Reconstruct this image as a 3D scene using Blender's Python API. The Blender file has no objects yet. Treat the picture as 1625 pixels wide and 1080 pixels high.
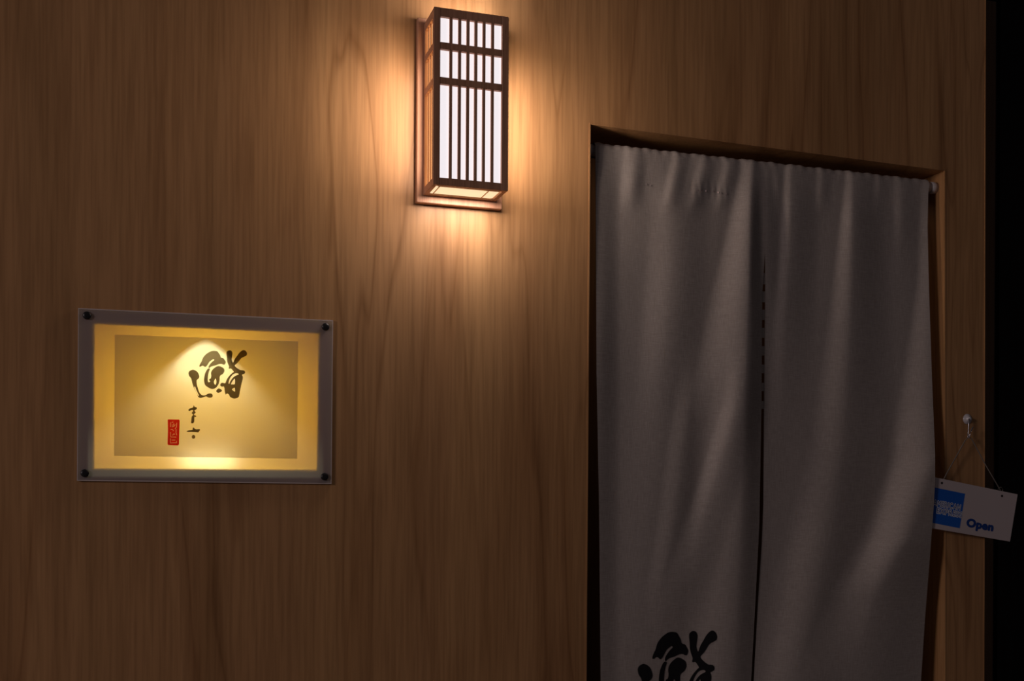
import bpy, bmesh, math, random
from mathutils import Vector, Matrix
from mathutils.geometry import tessellate_polygon

# ------------------------------------------------------------------ camera, light, exposure
S = bpy.context.scene
COL = S.collection
F_PX, PX0, PY0 = 1804.0, 812.5, 795.0          # focal length in pixels, principal point
CAM = Vector((0.0, -2.0, 1.30))
ROT = (Matrix.Rotation(math.radians(-17.6), 3, 'Z') @ Matrix.Rotation(math.radians(90), 3, 'X')
       @ Matrix.Rotation(math.radians(0.30), 3, 'Z'))
cd = bpy.data.cameras.new('camera')
cd.sensor_width = 36.0
cd.sensor_fit = 'HORIZONTAL'
cd.lens = F_PX / 1625.0 * 36.0
cd.shift_y = (PY0 - 540.0) / 1625.0
cd.clip_start = 0.05
cam = bpy.data.objects.new('camera', cd)
cam.matrix_world = Matrix.Translation(CAM) @ ROT.to_4x4()
COL.objects.link(cam)
S.camera = cam

S.view_settings.view_transform = 'Standard'
S.view_settings.look = 'None'
S.view_settings.exposure = 0.0
S.view_settings.gamma = 1.0
S.view_settings.use_curve_mapping = False
S.cycles.use_denoising = True
S.cycles.diffuse_bounces = 6
S.cycles.sample_clamp_indirect = 6.0

W = bpy.data.worlds.new('world')
S.world = W
W.use_nodes = True
bg = W.node_tree.nodes['Background']
bg.inputs[0].default_value = (0.95, 0.86, 0.90, 1)
bg.inputs[1].default_value = 0.031


def light(name, kind, loc, target, energy, color, size=0.1, size_y=None):
    d = bpy.data.lights.new(name, kind)
    d.energy = energy
    d.color = color
    if kind == 'AREA':
        d.size = size
        if size_y:
            d.shape = 'RECTANGLE'
            d.size_y = size_y
    else:
        d.shadow_soft_size = size
    o = bpy.data.objects.new(name, d)
    o.location = loc
    dv = Vector(target) - Vector(loc)
    o.rotation_euler = dv.to_track_quat('-Z', 'Y').to_euler()
    COL.objects.link(o)
    return o


# a far ceiling lamp of the corridor, to the left behind the camera
light('corridor_lamp', 'AREA', (-5.0, -2.9, 2.7), (0.9, 0.0, 1.3), 62.0, (1.0, 0.83, 0.80), 1.0)

# a dim unseen fill light, added to lift the dark behind the curtain
light('interior_fill', 'AREA', (1.25, .60, 2.30), (1.25, .60, 0), 0.5, (1.0, .62, .36), .25)


# ------------------------------------------------------------------ helpers
def at(px, py, y=0.0):
    """the point of the vertical plane Y = y seen at the measured pixel of the photograph"""
    d = ROT @ Vector(((px - PX0) / F_PX, -(py - PY0) / F_PX, -1.0))
    k = (y - CAM.y) / d.y
    return CAM + d * k


def mesh(name, verts, faces):
    me = bpy.data.meshes.new(name)
    me.from_pydata([tuple(v) for v in verts], [], faces)
    me.update()
    return me


def link(name, me, m, parent=None, smooth=False):
    o = bpy.data.objects.new(name, me)
    COL.objects.link(o)
    if m:
        me.materials.append(m)
    if smooth:
        for p in me.polygons:
            p.use_smooth = True
    if parent:
        o.parent = parent
        o.matrix_parent_inverse = Matrix.Translation(-parent.location) if parent.type == 'EMPTY' else Matrix()
    return o


def fix_normals(me):
    bm = bmesh.new()
    bm.from_mesh(me)
    bmesh.ops.recalc_face_normals(bm, faces=bm.faces)
    bm.to_mesh(me)
    bm.free()


def bevelled(me, w, seg=1):
    bm = bmesh.new()
    bm.from_mesh(me)
    bmesh.ops.recalc_face_normals(bm, faces=bm.faces)
    bmesh.ops.bevel(bm, geom=bm.edges[:], offset=w, segments=seg, affect='EDGES', clamp_overlap=True)
    bm.to_mesh(me)
    bm.free()


HEX = [(0, 1, 2, 3), (7, 6, 5, 4), (0, 4, 5, 1), (1, 5, 6, 2), (2, 6, 7, 3), (3, 7, 4, 0)]


def hexa(name, quad_front, quad_back, m, parent=None, bev=0.0, back=True):
    me = mesh(name, list(quad_front) + list(quad_back), HEX if back else [f for f in HEX if f != (7, 6, 5, 4)])
    fix_normals(me)
    if bev:
        bevelled(me, bev)
    return link(name, me, m, parent)


def box(name, x0, x1, y0, y1, z0, z1, m, parent=None, bev=0.0):
    q = [Vector((x0, y0, z0)), Vector((x1, y0, z0)), Vector((x1, y0, z1)), Vector((x0, y0, z1))]
    b = [Vector((v.x, y1, v.z)) for v in q]
    return hexa(name, q, b, m, parent, bev)


def tube(name, pts, r, m, parent=None, n=8):
    pts = [Vector(p) for p in pts]
    vs, fs = [], []
    for i, p in enumerate(pts):
        d = (pts[min(i + 1, len(pts) - 1)] - pts[max(i - 1, 0)]).normalized()
        a = d.orthogonal() if abs(d.z) < .9 else d.cross(Vector((0, 1, 0)))
        a.normalize()
        b = d.cross(a).normalized()
        for k in range(n):
            t = 2 * math.pi * k / n
            vs.append(p + (a * math.cos(t) + b * math.sin(t)) * r)
    for i in range(len(pts) - 1):
        for k in range(n):
            fs.append((i * n + k, i * n + (k + 1) % n, (i + 1) * n + (k + 1) % n, (i + 1) * n + k))
    fs.append(tuple(range(n)))
    fs.append(tuple((len(pts) - 1) * n + k for k in range(n))[::-1])
    me = mesh(name, vs, fs)
    fix_normals(me)
    return link(name, me, m, parent, smooth=True)


def lathe(name, centre, profile, m, parent=None, n=24):
    """profile: (radius, y) pairs about an axis along Y through centre"""
    vs, fs = [], []
    for r, y in profile:
        for k in range(n):
            t = 2 * math.pi * k / n
            vs.append((centre[0] + r * math.cos(t), centre[1] + y, centre[2] + r * math.sin(t)))
    for i in range(len(profile) - 1):
        for k in range(n):
            fs.append((i * n + k, i * n + (k + 1) % n, (i + 1) * n + (k + 1) % n, (i + 1) * n + k))
    fs.append(tuple(range(n)))
    fs.append(tuple((len(profile) - 1) * n + k for k in range(n))[::-1])
    me = mesh(name, vs, fs)
    fix_normals(me)
    return link(name, me, m, parent, smooth=True)


def thing(name, loc, label, cat, group=None):
    o = bpy.data.objects.new(name, None)
    o.empty_display_size = 0.05
    o.location = loc
    COL.objects.link(o)
    o['label'] = label
    o['category'] = cat
    if group:
        o['group'] = group
    return o


def smooth_poly(pts, sub=3):
    out = []
    n = len(pts)
    for i in range(n):
        p0, p1, p2, p3 = (Vector(pts[(i + k - 1) % n]) for k in range(4))
        for j in range(sub):
            t = j / sub
            out.append(0.5 * ((2 * p1) + (p2 - p0) * t + (2 * p0 - 5 * p1 + 4 * p2 - p3) * t * t
                              + (3 * p1 - p0 - 3 * p2 + p3) * t ** 3))
    return out


def glyph(name, outlines, place, m, parent, thick=0.0002, cuts=0, sub=3):
    """outlines: list of [outer, hole, ...]; place(x, y, lift) -> world point"""
    bm = bmesh.new()
    for loops in outlines:
        loops = [smooth_poly(l, sub) if sub > 1 else [Vector(p) for p in l] for l in loops]
        flat = [p for l in loops for p in l]
        vs = [bm.verts.new((p.x, p.y, 0)) for p in flat]
        for t in tessellate_polygon([[Vector((p.x, p.y, 0)) for p in l] for l in loops]):
            try:
                bm.faces.new([vs[i] for i in t])
            except ValueError:
                pass
    if cuts:
        long_e = [e for e in bm.edges if e.calc_length() > 25]
        bmesh.ops.subdivide_edges(bm, edges=long_e, cuts=cuts, use_grid_fill=True)
        bmesh.ops.triangulate(bm, faces=bm.faces[:])
    for v in bm.verts:
        v.co = place(v.co.x, v.co.y, thick)
    me = bpy.data.meshes.new(name)
    bm.to_mesh(me)
    bm.free()
    return link(name, me, m, parent)


def interp(tab, t):
    if t <= tab[0][0]:
        return tab[0][1]
    for (a, va), (b, vb) in zip(tab, tab[1:]):
        if t <= b:
            k = (t - a) / (b - a)
            return va + (vb - va) * k
    return tab[-1][1]


def sm(a, b, t):
    t = max(0.0, min(1.0, (t - a) / (b - a)))
    return t * t * (3 - 2 * t)


# ------------------------------------------------------------------ materials
def mat(name, color=(.5, .5, .5), rough=.6, spec=.3, emit=None, strength=1.0, metal=0.0):
    m = bpy.data.materials.new(name)
    m.use_nodes = True
    b = m.node_tree.nodes['Principled BSDF']
    b.inputs['Base Color'].default_value = (*color, 1)
    b.inputs['Roughness'].default_value = rough
    b.inputs['Specular IOR Level'].default_value = spec
    b.inputs['Metallic'].default_value = metal
    if emit:
        b.inputs['Emission Color'].default_value = (*emit, 1)
        b.inputs['Emission Strength'].default_value = strength
    return m


def nd(nt, kind, **kw):
    n = nt.nodes.new(kind)
    for k, v in kw.items():
        setattr(n, k, v)
    return n


def wood(name, stops, rough=.45, spec=.25, scale=1.0, vein=.5, bump=.05):
    """vertical-grain laminate: broad tone bands, wandering dark veins, fine fibre streaks"""
    m = mat(name, rough=rough, spec=spec)
    nt = m.node_tree
    L = nt.links.new
    b = nt.nodes['Principled BSDF']
    tc = nd(nt, 'ShaderNodeTexCoord')

    def noise(sx, sz, scale_, detail, dist=0.0, off=0.0):
        mp = nd(nt, 'ShaderNodeMapping')
        mp.inputs['Scale'].default_value = (sx * scale, sx * scale, sz * scale)
        mp.inputs['Location'].default_value = (off, off * .7, off * 1.3)
        L(tc.outputs['Object'], mp.inputs['Vector'])
        n = nd(nt, 'ShaderNodeTexNoise')
        n.inputs['Scale'].default_value = scale_
        n.inputs['Detail'].default_value = detail
        n.inputs['Distortion'].default_value = dist
        L(mp.outputs[0], n.inputs['Vector'])
        return n.outputs[0]

    def ramp(src, pts):
        r = nd(nt, 'ShaderNodeValToRGB')
        e = r.color_ramp.elements
        while len(e) < len(pts):
            e.new(.5)
        for i, (p, c) in enumerate(pts):
            e[i].position = p
            e[i].color = (*c, 1) if len(c) == 3 else c
        L(src, r.inputs[0])
        return r.outputs[0]

    def mix(fac, a, bb, mode='MIX'):
        x = nd(nt, 'ShaderNodeMix', data_type='RGBA', blend_type=mode)
        if isinstance(fac, float):
            x.inputs[0].default_value = fac
        else:
            L(fac, x.inputs[0])
        for s, v in ((x.inputs[6], a), (x.inputs[7], bb)):
            if isinstance(v, tuple):
                s.default_value = (*v, 1)
            else:
                L(v, s)
        return x.outputs[2]

    base = ramp(noise(5.5, .30, 1.0, 3, 0.6), [(.28, stops[0]), (.5, stops[1]), (.72, stops[2])])
    # wandering veins: a thin band of a stretched noise
    v1 = ramp(noise(3.2, .36, 1.25, 2.5, 0.9, 3.7),
              [(.455, (1, 1, 1)), (.487, (.72, .66, .62)), (.493, (.5, .42, .36)), (.5, (.8, .75, .7)), (.56, (1, 1, 1))])
    v2 = ramp(noise(7.0, .55, 1.0, 2.0, 1.2, 9.1),
              [(.40, (1, 1, 1)), (.425, (.6, .54, .48)), (.44, (.9, .87, .85)), (.50, (1, 1, 1))])
    brk = ramp(noise(2.0, .9, 1.6, 1.5, 0.0, 5.0), [(.38, (0, 0, 0)), (.62, (1, 1, 1))])
    veins = mix(brk, v2, v1)
    fibre = ramp(noise(190, 7.0, 1.0, 3, 0.0, 1.0), [(.3, (.77, .75, .73)), (.62, (1.06, 1.06, 1.06))])
    fib2 = ramp(noise(36, 1.1, 1.0, 4, 0.5, 2.0), [(.3, (.89, .87, .85)), (.65, (1.06, 1.06, 1.06))])
    c = mix(vein, base, veins, 'MULTIPLY')
    c = mix(.75, c, fibre, 'MULTIPLY')
    c = mix(.8, c, fib2, 'MULTIPLY')
    L(c, b.inputs['Base Color'])
    bp = nd(nt, 'ShaderNodeBump')
    bp.inputs['Strength'].default_value = bump
    bp.inputs['Distance'].default_value = .002
    L(fibre, bp.inputs['Height'])
    L(bp.outputs[0], b.inputs['Normal'])
    return m


def translucent(name, color, trans, front=None, gloss=0.0, k=.5):
    m = bpy.data.materials.new(name)
    m.use_nodes = True
    nt = m.node_tree
    nt.nodes.clear()
    L = nt.links.new
    out = nd(nt, 'ShaderNodeOutputMaterial')
    d = nd(nt, 'ShaderNodeBsdfDiffuse')
    d.inputs[0].default_value = (*color, 1)
    t = nd(nt, 'ShaderNodeBsdfTranslucent')
    t.inputs[0].default_value = (*trans, 1)
    mx = nd(nt, 'ShaderNodeMixShader')
    mx.inputs[0].default_value = k
    L(d.outputs[0], mx.inputs[1])
    L(t.outputs[0], mx.inputs[2])
    src = mx.outputs[0]
    if gloss:
        g = nd(nt, 'ShaderNodeBsdfGlossy')
        g.inputs['Roughness'].default_value = .25
        m2 = nd(nt, 'ShaderNodeMixShader')
        m2.inputs[0].default_value = gloss
        L(src, m2.inputs[1])
        L(g.outputs[0], m2.inputs[2])
        src = m2.outputs[0]
    L(src, out.inputs[0])
    return m


M_WALL = wood('wall_laminate', [(.385, .207, .090), (.452, .239, .108), (.495, .268, .118)], vein=.75)
M_EDGE = wood('edge_band', [(.50, .33, .18), (.55, .37, .21), (.58, .40, .23)], vein=.2)
M_LAMP = wood('lamp_wood', [(.44, .215, .13), (.53, .27, .165), (.58, .31, .19)], rough=.5, scale=3.0, vein=.4)
M_DARK = wood('dark_panel', [(.010, .007, .007), (.013, .009, .009), (.018, .011, .011)], rough=.6, spec=.1, vein=.5)
M_INSIDE = wood('inner_wall', [(.10, .056, .028), (.12, .066, .034), (.14, .076, .04)], rough=.7, vein=.3)
M_PAPER_F = mat('lamp_paper_front', (.8, .78, .74), .9, .1, emit=(.86, .82, .86), strength=.98)
M_PAPER_S = mat('lamp_paper_side', (.8, .7, .5), .9, .1, emit=(1.7, 1.15, .52), strength=1.15)
M_BOTTOM = mat('lamp_bottom_glass', (.8, .74, .6), .6, .2, emit=(.84, .66, .40), strength=1.0)
M_ROD = mat('rod_white', (.52, .47, .47), .4, .4)
M_INK = mat('ink', (.010, .009, .011), .7, .15)
M_ACRYLIC = translucent('frosted_acrylic', (.42, .37, .395), (.86, .78, .44), gloss=.03)
M_SHEET = translucent('print_sheet', (.46, .40, .30), (.90, .86, .78), k=.52)
M_INKT = translucent('ink_on_sheet', (.05, .035, .018), (.20, .16, .10), k=.5)
M_SEAL = translucent('seal_red', (.45, .03, .02), (.95, .04, .02), k=.55)
M_SEALW = translucent('seal_white', (.7, .35, .25), (.95, .60, .45), k=.6)
M_NICHE = mat('niche_paint', (.86, .60, .075), .8, .1)
M_SCREW = mat('screw_cap', (.03, .028, .03), .35, .5, metal=.6)
M_WHITE = mat('sign_plate', (.56, .475, .485), .45, .3)
M_BLUE = mat('sign_blue', (.010, .105, .50), .5, .3)
M_LETTER = mat('sign_letter_blue', (.008, .045, .24), .5, .3)
M_LETTERW = mat('sign_letter_white', (.80, .80, .86), .5, .3)
M_HOLE = mat('sign_hole', (.02, .015, .015), .7, .1)
M_STRING = mat('string', (.20, .175, .16), .8, .1)
M_CUP = mat('suction_cup', (.55, .52, .56), .25, .6)
M_HOOK = mat('hook_metal', (.40, .38, .42), .3, .5, metal=.8)
M_FLOOR = mat('floor_stone', (.30, .26, .23), .5, .3)
M_STITCH = mat('stitch_thread', (.45, .36, .36), .8, .1)


def cloth_mat():
    m = mat('linen', rough=.95, spec=.08)
    nt = m.node_tree
    L = nt.links.new
    b = nt.nodes['Principled BSDF']
    tc = nd(nt, 'ShaderNodeTexCoord')

    def noise(sx, sz, detail):
        mp = nd(nt, 'ShaderNodeMapping')
        mp.inputs['Scale'].default_value = (sx, sx, sz)
        L(tc.outputs['Object'], mp.inputs['Vector'])
        n = nd(nt, 'ShaderNodeTexNoise')
        n.inputs['Scale'].default_value = 1.0
        n.inputs['Detail'].default_value = detail
        L(mp.outputs[0], n.inputs['Vector'])
        return n.outputs[0]
    weft, warp = noise(60, 900, 3), noise(900, 50, 3)
    ad = nd(nt, 'ShaderNodeMath', operation='ADD')
    L(weft, ad.inputs[0])
    L(warp, ad.inputs[1])
    r = nd(nt, 'ShaderNodeValToRGB')
    r.color_ramp.elements[0].position = .35
    r.color_ramp.elements[0].color = (.315, .271, .255, 1)
    r.color_ramp.elements[1].position = .68
    r.color_ramp.elements[1].color = (.440, .382, .361, 1)
    hl = nd(nt, 'ShaderNodeMath', operation='MULTIPLY')
    hl.inputs[1].default_value = .5
    L(ad.outputs[0], hl.inputs[0])
    L(hl.outputs[0], r.inputs[0])
    L(r.outputs[0], b.inputs['Base Color'])
    bp = nd(nt, 'ShaderNodeBump')
    bp.inputs['Strength'].default_value = .25
    bp.inputs['Distance'].default_value = .0006
    L(ad.outputs[0], bp.inputs['Height'])
    L(bp.outputs[0], b.inputs['Normal'])
    return m


M_CLOTH = cloth_mat()


# ------------------------------------------------------------------ the setting
WALL_T = 0.15


def line_x(pa, pb, z):
    """x on the straight line through two wall points, at height z"""
    k = (z - pa.z) / (pb.z - pa.z)
    return pa.x + (pb.x - pa.x) * k


dl_t, dl_b = at(935, 195), at(928.5, 1080)
dr_t, dr_b = at(1500.5, 269), at(1501, 1080)
re_t, re_b = at(1563, 5), at(1560.5, 1080)
TOP = 3.2
d_left0 = Vector((line_x(dl_t, dl_b, 0), 0, 0))
d_right0 = Vector((line_x(dr_t, dr_b, 0), 0, 0))
r_top, r_bot = Vector((line_x(re_t, re_b, TOP), 0, TOP)), Vector((line_x(re_t, re_b, 0), 0, 0))
outer = [Vector((-2.6, 0, 0)), d_left0, dl_t, dr_t, d_right0, r_bot, r_top, Vector((-2.6, 0, TOP))]
niche = [at(150.5, 742.5), at(501.5, 745), at(504, 530.5), at(151, 515.5)]


def slab(name, loops, y0, y1, m, parent=None):
    flat = [p for l in loops for p in l]
    n = len(flat)
    tris = tessellate_polygon([[Vector((p.x, p.z, 0)) for p in l] for l in loops])
    vs = [(p.x, y0, p.z) for p in flat] + [(p.x, y1, p.z) for p in flat]
    fs = [tuple(t) for t in tris] + [tuple(i + n for i in t)[::-1] for t in tris]
    k = 0
    for l in loops:
        for i in range(len(l)):
            a, b = k + i, k + (i + 1) % len(l)
            fs.append((a, b, b + n, a + n))
        k += len(l)
    me = mesh(name, vs, fs)
    fix_normals(me)
    return link(name, me, m, parent)


wall = slab('wall_front', [outer, niche], 0.0, WALL_T, M_WALL)
wall['kind'] = 'structure'


def shift(p, dx=0, dz=0, y=0.0):
    return Vector((p.x + dx, y, p.z + dz))


def trim(name, quad, y0=-0.0008, y1=WALL_T, m=M_EDGE):
    o = hexa(name, [Vector((p.x, y0, p.z)) for p in quad], [Vector((p.x, y1, p.z)) for p in quad], m)
    o['kind'] = 'structure'
    return o


E = .0026
trim('trim_1', [d_left0, shift(d_left0, E), shift(dl_t, E, -E), dl_t], m=M_WALL)
trim('trim_2', [dl_t, shift(dl_t, E, -E), shift(dr_t, -E, -E), dr_t], m=M_WALL)
trim('trim_3', [shift(d_right0, -E), d_right0, dr_t, shift(dr_t, -E, -E)], m=M_WALL)
trim('trim_4', [r_bot, shift(r_bot, .002), shift(r_top, .002), r_top], m=M_WALL)

# lit recess behind the sign, a part of the wall
nb = [Vector((p.x, .062, p.z)) for p in niche]
nf = [Vector((p.x, -.0030, p.z)) for p in niche]
ne = [Vector((p.x + sx * .004, -.0030, p.z + sz * .004)) for p, (sx, sz) in zip(niche, [(-1, -1), (1, -1), (1, 1), (-1, 1)])]
nbo = [Vector((p.x, .066, p.z)) for p in ne]
me = mesh('recess', nf + nb + ne + nbo,
          [(4, 5, 6, 7)] + [(i, (i + 1) % 4, 4 + (i + 1) % 4, 4 + i) for i in range(4)]
          + [(i, (i + 1) % 4, 8 + (i + 1) % 4, 8 + i) for i in range(4)]
          + [(8 + i, 8 + (i + 1) % 4, 12 + (i + 1) % 4, 12 + i) for i in range(4)] + [(12, 15, 14, 13)])
link('recess', me, M_NICHE, wall)

floor = box('floor', -3.2, 4.2, -3.4, 1.3, -.05, 0, M_FLOOR)
floor['kind'] = 'structure'
# dark passage behind the curtain
wb = box('wall_back', .55, 2.15, .95, 1.0, 0, 2.4, M_INSIDE)
wb['kind'] = 'structure'
wi = box('wall_inside_left', .55, .60, WALL_T, .95, 0, 2.4, M_INSIDE)
wi['kind'] = 'structure'
wj = box('wall_inside_right', 1.80, 1.84, WALL_T, .95, 0, 2.4, M_INSIDE)
wj['kind'] = 'structure'
cl = box('ceiling', .55, 1.84, WALL_T, 1.0, 2.4, 2.45, M_INSIDE)
cl['kind'] = 'structure'
# black panelling beyond the end of the timber wall
bx0 = at(1581, 500, .30).x
wr = box('wall_right', 1.70, bx0 - .002, .30, .34, 0, TOP, mat('black_board', (.006, .007, .007), .6, .1))
wr['kind'] = 'structure'
wr2 = box('wall_far_right', bx0 + .002, 4.2, .292, .34, 0, TOP, M_DARK)
wr2['kind'] = 'structure'

# ------------------------------------------------------------------ wall lantern
YF, YB = -.090, -.014
lx0, lx1 = at(688, 150, YF).x, at(807, 160, YF).x
lz1, lz0 = at(747, 19.5, YF).z, at(747, 297.5, YF).z
lamp = thing('wall_lantern', ((lx0 + lx1) / 2, 0, lz0),
             'lit shoji style wall lantern with brown wooden lattice over white paper', 'lamp')
b0, b1 = at(662, 200, YB), at(797.5, 200, YB)
bz0, bz1 = at(729, 326, YB).z, at(729, 36.5, YB).z
box('backplate', b0.x, b1.x, YB, 0, bz0, bz1, M_LAMP, lamp, .0012)
WD, HT, DP = lx1 - lx0, lz1 - lz0, YB - YF
P = .0118                                            # corner post
for (xa, xb) in ((lx0, lx0 + P), (lx1 - P, lx1)):
    for (ya, yb) in ((YF, YF + P * .8), (YB - P * .7, YB)):
        box('post', xa, xb, ya, yb, lz0, lz1, M_LAMP, lamp, .0006)
k = HT / .3069
rails = [(0, .0130), (.0130 + .163, .0120), (.188 + .0487, .0120), (.2487 + .0445, .0137)]
rails = [(lz0 + a * k, lz0 + (a + h) * k) for a, h in rails]
for (za, zb) in rails:
    box('front_rail', lx0 + P, lx1 - P, YF + .0004, YF + .008, za, zb, M_LAMP, lamp, .0005)
    for xa, xb in ((lx0 + .0004, lx0 + .008), (lx1 - .008, lx1 - .0004)):
        box('side_rail', xa, xb, YF + P * .8, YB - P * .7, za, zb, M_LAMP, lamp, .0005)
u = WD / 755.0
for a, b in ((160, 187), (247, 275), (330, 358), (410, 438), (493, 520), (580, 607)):
    box('lattice_bar', lx0 + a * u, lx0 + b * u, YF + .0012, YF + .006, rails[0][1], rails[3][0], M_LAMP, lamp)
ya, yb = YF + P * .8, YB - P * .7
pw = (yb - ya - 3 * .0054) / 4
for xa, xb in ((lx0 + .0036, lx0 + .0059), (lx1 - .0059, lx1 - .0036)):
    for i in range(3):
        yy = ya + pw * (i + 1) + .0054 * i
        box('lattice_bar', xa, xb, yy, yy + .0054, rails[0][1], rails[3][0], M_LAMP, lamp)
box('top_board', lx0 + .001, lx1 - .001, YF + .001, YB, lz1 - .0005, lz1 + .0015, M_LAMP, lamp)
box('paper_panel', lx0 + .0085, lx1 - .0085, YF + .0075, YF + .0085, lz0 + .006, lz1 - .004, M_PAPER_F, lamp)
for xa in (lx0 + .0060, lx1 - .0070):
    o = box('paper_panel', xa, xa + .001, YF + .0095, YB - .008, lz0 + .006, lz1 - .004, M_PAPER_S, lamp)
    o['label'] = 'warm glowing side paper'
# bottom: thin frame round an ivory diffuser
for (xa, xb, yya, yyb) in ((lx0 + P, lx1 - P, YF + .0082, YF + .014), (lx0 + P, lx1 - P, YB - .006, YB)):
    box('bottom_rail', xa, xb, yya, yyb, lz0 + .0005, lz0 + .006, M_LAMP, lamp, .0004)
o = box('bottom_diffuser', lx0 + .009, lx1 - .009, YF + .0135, YB - .0055, lz0 + .0035, lz0 + .0055, M_BOTTOM, lamp)
o['label'] = 'glowing ivory diffuser'
# small inner box edges seen through the diffuser
for xa in (lx0 + .016, lx1 - .030):
    box('inner_rib', xa, xa + .0012, YF + .016, YB - .008, lz0 + .002, lz0 + .0036, M_LAMP, lamp)

xm, ym = (lx0 + lx1) / 2, (YF + YB) / 2
light('lantern_downlight', 'AREA', (xm, ym - .010, lz0 - .001), (xm, ym - .010, lz0 - 1), 0.55, (1.0, .87, .80), WD * .85, .06)
for xs_, dx_ in ((lx0 - .0008, -1), (lx1 + .0008, 1)):
    light('lantern_sidelight', 'AREA', (xs_, ym - .012, lz0 + HT * .42), (xs_ + dx_, ym - .012, lz0 + HT * .42), 0.70, (1.0, .83, .70), .044, HT * .66)
light('lantern_uplight', 'AREA', (xm, ym, lz1 + .003), (xm, ym, lz1 + 1), 0.40, (1.0, .86, .76), WD * .75, .05)

# ------------------------------------------------------------------ the lit sign
SY = -.0042                                         # front face of the acrylic
q = [at(122, 762.5, SY), at(526, 767.5, SY), at(528.5, 508, SY), at(124, 488.5, SY)]
sign = thing('lightbox_sign', (q[0] + q[1]) / 2,
             'backlit frosted acrylic sign with black brush lettering on a golden sheet', 'sign')
hexa('acrylic_panel', q, [Vector((p.x, -.0002, p.z)) for p in q], M_ACRYLIC, sign, back=False)
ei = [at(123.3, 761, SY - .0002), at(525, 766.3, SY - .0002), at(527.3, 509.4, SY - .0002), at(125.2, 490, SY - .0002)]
eo = [Vector((p.x, SY - .0002, p.z)) for p in q]  # lighter front ring: glow inside the acrylic edge, put into its colour
link('edge_glow', mesh('edge_glow', eo + ei, [(i, (i + 1) % 4, 4 + (i + 1) % 4, 4 + i) for i in range(4)]),
     mat('painted_edge_glow', (.62, .52, .50), .3, .5), sign)
sheet_q = [at(181, 723, SY - .0006), at(471.5, 727.5, SY - .0006), at(473, 541.5, SY - .0006), at(182, 530.5, SY - .0006)]
sheet = hexa('print_sheet', sheet_q, [Vector((p.x, SY - .0002, p.z)) for p in sheet_q], M_SHEET, sign, back=False)
for (px, py) in ((138, 500.5), (516.5, 518.5), (134.5, 750.5), (515, 756)):
    c = at(px, py, SY)
    lathe('screw_cap', c, [(.0066, 0.004), (.0066, -.002), (.0058, -.0036), (.003, -.0040)], M_SCREW, sign, 20)

SUSHI = [
    [[(105, 545), (110, 510), (140, 483), (185, 470), (230, 485), (270, 515), (290, 555), (300, 595), (285, 630), (255, 655),
      (250, 690), (255, 740), (270, 790), (285, 840), (305, 885), (335, 920), (370, 935), (410, 930), (450, 905), (490, 898),
      (525, 905), (542, 935), (530, 965), (500, 975), (460, 972), (425, 952), (390, 960), (350, 975), (310, 978), (280, 960),
      (262, 920), (235, 860), (205, 800), (180, 740), (165, 680), (150, 625), (120, 590)],
     [(208, 785), (224, 775), (243, 830), (270, 890), (292, 935), (276, 938), (245, 875), (222, 825)]],
    [[(298, 412), (310, 370), (340, 320), (365, 255), (410, 200), (460, 163), (515, 136), (565, 130), (622, 138), (652, 175),
      (675, 210), (690, 250), (735, 265), (757, 295), (776, 325), (768, 362), (745, 380), (700, 366), (650, 370), (600, 390),
      (560, 400), (520, 412), (492, 430), (478, 442), (466, 430), (470, 405), (500, 360), (540, 320), (570, 295), (555, 280),
      (525, 295), (485, 325), (455, 370), (430, 405), (405, 420), (385, 410), (365, 398), (345, 400), (325, 415)]],
    [[(474, 446), (450, 455), (425, 490), (400, 545), (388, 610), (385, 670), (395, 725), (415, 760), (445, 780), (470, 797),
      (510, 815), (560, 815), (600, 795), (625, 765), (650, 720), (665, 660), (668, 600), (685, 570), (720, 550), (745, 515),
      (752, 480), (740, 445), (710, 425), (670, 407), (630, 405), (590, 425), (550, 455), (520, 495), (510, 535), (515, 580),
      (505, 625), (480, 640), (478, 660), (495, 680), (480, 695), (458, 690), (452, 650), (455, 600), (462, 550), (475, 500), (490, 458)],
     [(590, 630), (605, 660), (605, 710), (590, 740), (570, 725), (562, 690), (575, 655)]],
    [[(602, 855), (625, 820), (650, 808), (685, 820), (708, 845), (690, 870), (640, 888), (615, 875)]],
    [[(788, 170), (800, 140), (840, 120), (880, 130), (900, 170), (893, 220), (885, 290), (905, 340), (918, 325), (940, 275),
      (980, 220), (1020, 165), (1060, 130), (1100, 115), (1140, 135), (1160, 175), (1150, 215), (1110, 235), (1060, 260),
      (1030, 295), (990, 345), (940, 390), (948, 412), (980, 440), (1040, 475), (1100, 482), (1125, 505), (1122, 535),
      (1090, 552), (1070, 562), (1085, 600), (1080, 650), (1060, 730), (1040, 820), (1025, 900), (1010, 960), (980, 980),
      (930, 990), (880, 975), (850, 955), (835, 920), (800, 900), (775, 920), (765, 890), (755, 840), (752, 800), (735, 770),
      (715, 778), (690, 770), (675, 750), (685, 718), (715, 705), (765, 712), (785, 670), (810, 620), (850, 570), (900, 525),
      (920, 508), (900, 480), (870, 450), (830, 452), (835, 410), (815, 360), (800, 310), (795, 240)],
     [(828, 715), (838, 660), (865, 605), (910, 555), (960, 535), (1000, 540), (1005, 558), (960, 575), (915, 605), (880, 645), (852, 690), (842, 720)],
     [(935, 632), (943, 660), (943, 700), (935, 732), (900, 734), (872, 732), (890, 690), (915, 655)],
     [(937, 797), (944, 830), (942, 866), (912, 850), (887, 826), (910, 806)]],
]
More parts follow.
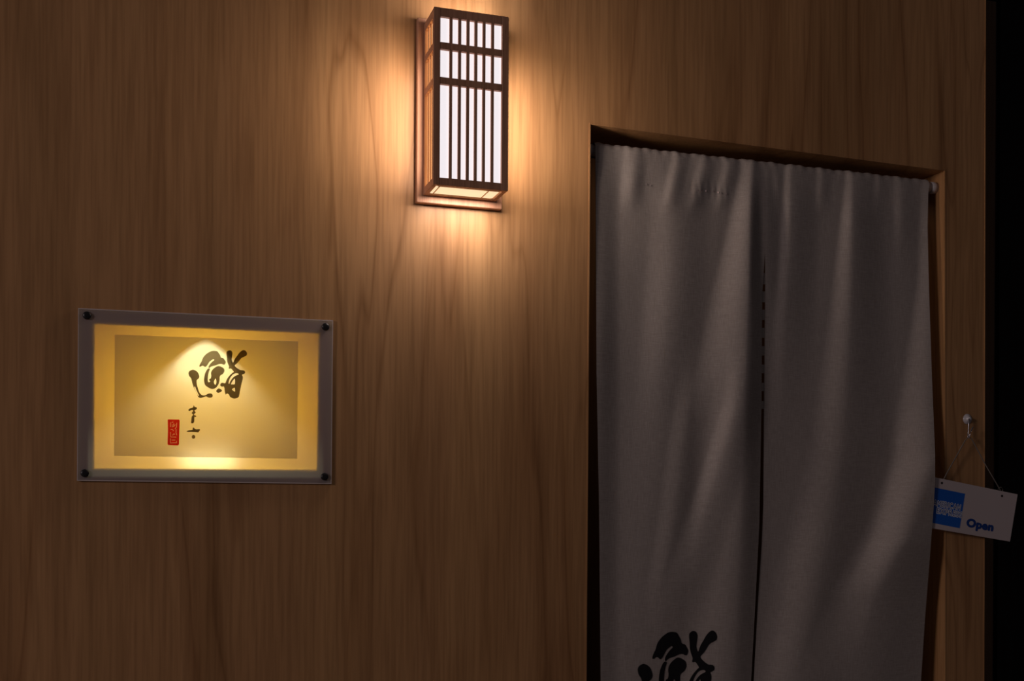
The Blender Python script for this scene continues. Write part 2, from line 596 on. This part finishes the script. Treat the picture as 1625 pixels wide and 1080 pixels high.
YUKI = [[[(595, 215), (600, 190), (640, 165), (690, 150), (705, 110), (715, 108), (730, 140), (770, 150), (778, 175), (755, 200),
          (725, 210), (735, 240), (750, 250), (740, 275), (715, 290), (720, 315), (745, 318), (765, 350), (735, 355), (722, 360),
          (720, 440), (705, 480), (675, 492), (650, 480), (655, 430), (665, 345), (690, 320), (690, 295), (668, 280), (670, 255),
          (690, 235), (690, 205), (650, 210), (615, 232)]]]
ROKU = [[[(555, 660), (600, 640), (680, 630), (685, 595), (705, 580), (730, 605), (770, 620), (820, 612), (845, 630), (825, 660),
          (800, 685), (740, 678), (650, 675), (580, 675)]],
        [[(703 + 38 * math.cos(a * .785), 780 + 41 * math.sin(a * .785)) for a in range(8)]]]
SEAL = [[[(150, 415), (170, 405), (280, 408), (390, 408), (405, 430), (402, 560), (398, 700), (392, 940), (370, 965), (265, 962),
          (160, 955), (147, 935), (150, 800), (155, 650)]]]
SEAL_LINES = [[(212, 470), (210, 570)], [(238, 471), (272, 462)], [(238, 530), (275, 528), (282, 492)], [(240, 568), (290, 548), (315, 518)],
              [(345, 480), (337, 570), (308, 612)], [(212, 622), (256, 622), (274, 655)], [(332, 615), (328, 690), (345, 745)],
              [(252, 748), (284, 712), (306, 730)], [(210, 680), (212, 782), (335, 785)], [(238, 850), (312, 850)],
              [(209, 815), (208, 912), (342, 906), (338, 870)]]



def place_sign(sx, sy, ox, oy, lift0):
    def f(x, y, t):
        return at(ox + sx * x, oy + sy * y, SY - .0006 - lift0)
    return f


glyph('brush_character', SUSHI, place_sign(.08793, .08793, 290, 545, .0003), M_INKT, sheet)
glyph('brush_character', YUKI, place_sign(.0741, .0741, 255, 635, .0003), M_INKT, sheet, sub=2)
glyph('brush_character', ROKU, place_sign(.0741, .0741, 255, 635, .0003), M_INKT, sheet, sub=2)


def stroke_outline(line, w):
    ls, rs = [], []
    pts = [Vector(p) for p in line]
    for i, p in enumerate(pts):
        d = (pts[min(i + 1, len(pts) - 1)] - pts[max(i - 1, 0)]).normalized()
        n = Vector((-d.y, d.x)) * w
        ls.append(p + n)
        rs.append(p - n)
    return [ls + rs[::-1]]


SEAL[0] += [stroke_outline(l, 8)[0] for l in SEAL_LINES]
glyph('seal_stamp', SEAL, place_sign(.0741, .0741, 255, 635, .0003), M_SEAL, sheet, sub=1)['label'] = 'red seal stamp'
glyph('seal_lettering', [stroke_outline(l, 8) for l in SEAL_LINES], place_sign(.0741, .0741, 255, 635, .0003), M_SEALW, sheet, sub=1)

# lamps hidden in the recess: a small downlight at the top, a short strip along the bottom
tp = at(327, 524, .0)
spot = light('recess_downlight', 'SPOT', (tp.x, .0165, tp.z - .003), (tp.x, .0160, tp.z - .2), 4.3, (.86, .90, 1.0), .004)
spot.data.spot_size = math.radians(101)
spot.data.spot_blend = .5
bt = at(330, 738, .0)
light('recess_strip', 'AREA', (bt.x, .022, bt.z + .003), (bt.x, .004, bt.z + .02), .045, (1.0, .93, .84), .085, .006)
cc = at(327, 630, .0)
light('recess_glow', 'AREA', (cc.x, .012, cc.z), (cc.x, .05, cc.z), .365, (1.0, .82, .10), .30, .16)

# ------------------------------------------------------------------ curtain rod and noren
RY, RR = .030, .0118
ra, rb = at(936, 238.5, RY), at(1491.5, 299.5, RY)
rodt = thing('curtain_rod', ra, 'white tension rod across the doorway that carries the curtain', 'rod')
ra.x = line_x(dl_t, dl_b, ra.z) + E
rb.x = line_x(dr_t, dr_b, rb.z) - E
rd = (rb - ra).normalized()
tube('pole', [ra + rd * .008, rb - rd * .008], RR - .0012, M_ROD, rodt, 20)
tube('end_cap', [ra, ra + rd * .014], RR + .0006, M_ROD, rodt, 20)
tube('end_cap', [rb - rd * .014, rb], RR + .0006, M_ROD, rodt, 20)

noren = thing('split_curtain', at(1210, 1300, .02),
              'undyed linen split door curtain with a black brush character, hanging in the doorway', 'curtain')


def t_rod(s):
    return 238.5 + (s - 936) * (61.0 / 555.5)


def fade(t, a, b, c, d):
    return sm(a, b, t) * (1 - sm(c, d, t))


def band(s, crest, A, w, fall):
    """cloth that rises over a band of width w up to a crest and sinks again behind it"""
    d = s - crest
    return A * (sm(-w, 0, d) if d < 0 else 1 - sm(0, fall, d))


def h_left(s, t):
    h = 0.0
    # the large fold beside the slit
    h += band(s, interp([(258, 1198), (300, 1196), (400, 1191), (480, 1187), (560, 1184), (650, 1180), (800, 1176), (1000, 1166), (1200, 1155)], t),
              interp([(245, .0060), (300, .0095), (450, .0150), (600, .0140), (800, .0090), (1200, .0070)], t),
              interp([(250, 20), (300, 30), (450, 58), (600, 84), (800, 80), (1200, 90)], t), interp([(300, 28), (600, 34), (1200, 50)], t))
    h += band(s, interp([(560, 1178), (640, 1170), (695, 1155), (820, 1118), (950, 1086), (1080, 1062)], t), .0046 * fade(t, 540, 680, 880, 1060),
              interp([(560, 24), (800, 30), (1000, 50)], t), 46)
    h += band(s, interp([(600, 1104), (704, 1087), (820, 1072), (950, 1050)], t), .0030 * fade(t, 540, 680, 880, 1040), 30, 40)
    h += band(s, interp([(240, 1080), (300, 1074), (420, 1068), (640, 1050)], t), .0036 * fade(t, 262, 320, 480, 760), 46, 60)
    for c, d, w in ((1008, -5, 22), (1078, -14, 14), (1121, -16, 14), (1161, -14, 13)):
        h += band(s, c + d * (t - 250) / 60, .0030 * (1 - sm(278, 350, t)), w, 22)
    h -= .0010 * math.exp(-((t - t_rod(s) - 43) / 4.5) ** 2) * (1 + .9 * math.sin(s * .62)) * sm(1085, 1110, s) * (1 - sm(1150, 1165, s))
    h += .0050 * (1 - sm(945, 985, s))
    h += .0010 * math.sin(s * .045 + t * .006) * sm(300, 500, t)
    h += .0006 * math.sin(s * .021 - t * .017) * math.sin(s * .013 + t * .009) * sm(300, 500, t)
    return h


def h_right(s, t):
    h = 0.0
    h += band(s, interp([(268, 1256), (400, 1254), (700, 1240)], t), .0046 * (1 - sm(420, 760, t)), interp([(270, 13), (500, 24)], t), 48)
    h += band(s, interp([(280, 1355), (330, 1354), (450, 1353), (560, 1350), (700, 1342), (850, 1320), (980, 1288), (1090, 1264), (1250, 1242)], t),
              interp([(262, .0050), (330, .0072), (600, .0085), (900, .0090), (1200, .0090)], t),
              interp([(270, 14), (330, 20), (560, 46), (900, 80)], t), interp([(300, 48), (700, 84)], t))
    h += band(s, 1432 - .02 * (t - 290), .0026 * (1 - sm(300, 470, t)), 16, 30)
    h += band(s, interp([(300, 1480), (600, 1486), (730, 1486), (850, 1446), (940, 1396), (1080, 1346), (1250, 1306)], t),
              interp([(320, .003), (450, .0075), (640, .016), (740, .026), (860, .0255), (960, .014), (1100, .008), (1250, .007)], t),
              interp([(300, 20), (450, 30), (700, 76), (1000, 84)], t), 190)
    for c, d in ((1232, 4), (1306, -4), (1398, -4)):
        h += band(s, c + d * (t - 270) / 60, .0020 * (1 - sm(285, 350, t)), 11, 18)
    h += .0010 * math.sin(s * .05 + t * .005 + 2) * sm(300, 500, t)
    h += .0006 * math.sin(s * .023 - t * .015) * math.sin(s * .011 + t * .010 + 1) * sm(300, 500, t)
    return h


HANG = RY - RR - .0022


def seam(s, t, h, left):
    w = (1 - sm(0, 26, abs(s - 1214.4))) * (1 - sm(395, 520, t))
    return h + ((.0026 if left else .0035) - h) * w


def cloth_point(s, t, hf, lift=0.0):
    d = t - t_rod(s)
    g = sm(0, 70, d)
    hh = seam(s, t, hf(s, t), hf is h_left) * 1.6
    y = HANG - hh * (.55 + .45 * g) - lift
    return at(s, t, y)


L_LEFT = [(228, 945), (400, 946), (600, 947), (800, 951), (1080, 953.5), (1300, 956)]
L_RIGHT = [(228, 1217.5), (385, 1217.0), (400, 1214.0), (470, 1209.5), (640, 1208.5), (830, 1205), (950, 1199), (1080, 1192), (1300, 1181)]
R_LEFT = [(228, 1214.2), (395, 1214.6), (470, 1214.5), (640, 1212.5), (800, 1211.5), (860, 1209), (950, 1203), (1080, 1196), (1300, 1186)]
R_RIGHT = [(228, 1475), (335, 1472.5), (360, 1472), (450, 1474), (600, 1479), (720, 1484), (760, 1484), (800, 1482), (880, 1476), (980, 1468), (1080, 1461.5), (1300, 1450)]


def panel(ltab, rtab, hf, nu, label):
    vs, fs = [], []
    wrap = 9
    T1 = 1300.0
    nv = 130
    us = [i / nu for i in range(nu + 1)]
    for r in range(wrap):
        a = math.radians(-60 + 240 * r / (wrap - 1))          # behind the rod, over it, to its front
        for uu in us:
            s = ltab[0][1] + (rtab[0][1] - ltab[0][1]) * uu
            c = at(s, t_rod(s), RY)
            rr = RR + .0022 + .0016 * max(0, math.sin(a)) * (math.sin(s * .16) * .5 + math.sin(s * .41 + 1) * .5 + .6)
            h = seam(s, t_rod(s), hf(s, t_rod(s)), hf is h_left) * .88 * sm(40, 180, math.degrees(a))
            cx = at(s, t_rod(s), HANG - h).x
            vs.append(Vector((cx, c.y + rr * math.cos(a) - h, c.z + rr * math.sin(a))))
    for j in range(1, nv + 1):
        k = j / nv
        for uu in us:
            t0 = t_rod(ltab[0][1] + (rtab[0][1] - ltab[0][1]) * uu)
            t = t0 + (T1 - t0) * k
            x0, x1 = interp(ltab, t), interp(rtab, t)
            vs.append(cloth_point(x0 + (x1 - x0) * uu, t, hf))
    n = nu + 1
    for j in range(wrap + nv - 1):
        for i in range(nu):
            fs.append((j * n + i, (j + 1) * n + i, (j + 1) * n + i + 1, j * n + i + 1))
    o = link('curtain_panel', mesh('curtain_panel', vs, fs), M_CLOTH, noren, smooth=True)
    md = o.modifiers.new('thickness', 'SOLIDIFY')
    md.thickness = .0012
    md.use_rim = False
    md.offset = 1.0
    o['label'] = label
    # choose the offset so that the thickness grows to the back
    md.offset = -1.0 if o.data.polygons[nu * (wrap + 20)].normal.y < 0 else 1.0
    return o


pl = panel(L_LEFT, L_RIGHT, h_left, 110, 'linen panel printed with a black brush character')
pr = panel(R_LEFT, R_RIGHT, h_right, 110, 'plain linen panel')


def place_cloth(x, y, t):
    return cloth_point(1099.6 + .1190 * (x - 840), 1000.6 + .149 * (y - 120), h_left, .0009)


glyph('ink_character', SUSHI, place_cloth, M_INK, pl, cuts=3)

# basting stitches that bridge the slit between the panels
for i in range(8):
    t = 433 + i * 29.0
    a = cloth_point(interp(L_RIGHT, t) - 2.0, t + 9, h_left)
    w = 18 - i * .8
    quad = []
    for (s, tt, hf) in ((interp(L_RIGHT, t) - 2, t + w, h_left), (interp(R_LEFT, t) + 2, t + w, h_right),
                        (interp(R_LEFT, t) + 2, t, h_right), (interp(L_RIGHT, t) - 2, t, h_left)):
        quad.append(cloth_point(s, tt, hf, -.0022))
    hexa('seam_stitch', quad, [p + Vector((0, .001, 0)) for p in quad], M_CLOTH, noren)

# hem thread below the rod sleeve
vs, fs = [], []
rnd = random.Random(4)
for hf, s0, s1 in ((h_left, 1106, 1152), (h_left, 1018, 1032)):
    s = s0
    while s < s1:
        t = t_rod(s) + 43 + rnd.uniform(-1, 1)
        b = len(vs)
        for (ds, dt) in ((0, 0), (2.2, .3), (2.2, 2.8), (0, 2.5)):
            vs.append(cloth_point(s + ds, t + dt, hf, .0012))
        fs.append((b, b + 3, b + 2, b + 1))
        s += 6.5
hem = link('hem_thread', mesh('hem_thread', vs, fs), M_STITCH, noren)
hem['kind'] = 'stuff'

# ------------------------------------------------------------------ hanging card sign and its hook
PY = -.0165
hook = thing('suction_hook', at(1537, 665, 0), 'clear suction cup with a metal hook on the narrow strip of wall beside the doorway', 'hook')
c = at(1537, 664.5, -.004)
c.y = 0
lathe('suction_cup', c, [(.0112, -.0002), (.0108, -.0012), (.0075, -.0035), (.0045, -.0058), (.0040, -.0090), (.0020, -.0096)], M_CUP, hook)
hp = [at(1537.5, 664, -.0105), at(1537.3, 672, -.0112), at(1536.8, 682, -.0115), at(1536.2, 689, -.0125), at(1536.2, 693.5, -.0155),
      at(1537.2, 694.5, -.0185), at(1538.8, 690, -.0205), at(1541, 683, -.0205), at(1544, 677, -.020)]
tube('hook_wire', hp, .0014, M_HOOK, hook, 8)

pTL, pTR, pBR, pBL = (1477.5, 755.6), (1615.2, 784), (1603, 859), (1466, 835.6)
card = thing('card_sign', at(1540, 807, PY), 'small tilted white card acceptance sign hanging on a string beside the curtain', 'sign')
cq = [at(*pBL, PY), at(*pBR, PY), at(*pTR, PY), at(*pTL, PY)]
plate = hexa('plate', cq, [p + Vector((0, .0024, 0)) for p in cq], M_WHITE, card, .0005)
bq = [at(*p, PY - .0003) for p in ((1471, 827.3), (1523, 837.8), (1531.5, 783), (1480, 772.4))]
o = hexa('blue_square', bq, [p + Vector((0, .0003, 0)) for p in bq], M_BLUE, plate)
o['label'] = 'blue square printed on the plate'
for px, py in ((1494.6, 766), (1590, 786.5)):
    lathe('string_hole', at(px, py, PY), [(.0026, .0006), (.0026, -.0003), (.0018, -.0004)], M_HOLE, plate, 14)


def text(name, body, origin, ex, ey, lift, m, bold=0.0, size=1.0, spacing=1.0):
    """flat lettering: ex, ey are the pixel vectors of the whole word's width and of a capital's height"""
    cu = bpy.data.curves.new(name, 'FONT')
    cu.body = body
    cu.size = 1.0
    cu.space_character = spacing
    cu.resolution_u = 4
    cu.fill_mode = 'FRONT'
    tmp = bpy.data.objects.new('lettering_source', cu)
    COL.objects.link(tmp)
    dg = bpy.context.evaluated_depsgraph_get()
    dg.update()
    me = bpy.data.meshes.new_from_object(tmp.evaluated_get(dg))
    COL.objects.unlink(tmp)
    bpy.data.objects.remove(tmp)
    xs = [v.co.x for v in me.vertices]
    x0, x1 = min(xs), max(xs)
    cap = .729                                                     # cap height of the built-in face
    vs, fs = [], []
    shifts = [(0, 0)] + ([(bold * math.cos(i * .785), bold * math.sin(i * .785)) for i in range(8)] if bold else [])
    for dx, dy in shifts:
        k0 = len(vs)
        lift += .00002
        for v in me.vertices:
            a = (v.co.x + dx - x0) / (x1 - x0)
            b = (v.co.y + dy) / cap
            vs.append(at(origin[0] + ex[0] * a + ey[0] * b, origin[1] + ex[1] * a + ey[1] * b, PY - lift))
        fs += [tuple(k0 + i for i in p.vertices) for p in me.polygons]
    me = mesh(name, vs, fs)
    me.materials.clear()
    return link(name, me, m, plate)


for body, o0, ex, ey in (('AMERICAN', (1480.8, 801.2), (42.8, 8.0), (1.3, -9.0)), ('EXPRESS', (1486.2, 813.6), (40.0, 7.4), (1.3, -9.0))):
    text('lettering', body, o0, ex, ey, .0006, M_LETTERW, .075, spacing=1.14)
    text('lettering', body, o0, ex, ey, .0008, M_LETTER, .0, spacing=1.14)
text('lettering', 'Open', (1534.0, 834.3), (40.8, 7.6), (2.0, -12.6), .0004, M_LETTER, .06, spacing=1.08)
# the string runs over the hook and behind the plate to the two holes
apex = at(1537.0, 692.5, -.0172)
lpts = [at(1494.6, 766, -.0125), at(1503, 749.5, -.0135), at(1531.5, 699, -.0165), apex]
rpts = [apex, at(1541.5, 695.5, -.0165), at(1565, 739, -.0135), at(1587.5, 777, -.013), at(1590, 786.5, -.0125)]
tube('string', lpts + rpts[1:], .0011, M_STRING, card, 6)
kp = at(1590, 775.5, -.0128)
tube('knot_loop', [kp + Vector((.006 * math.cos(a) - .004, 0, .006 * math.sin(a) - .002)) for a in [i * .52 for i in range(-1, 7)]], .0009, M_STRING, card, 6)
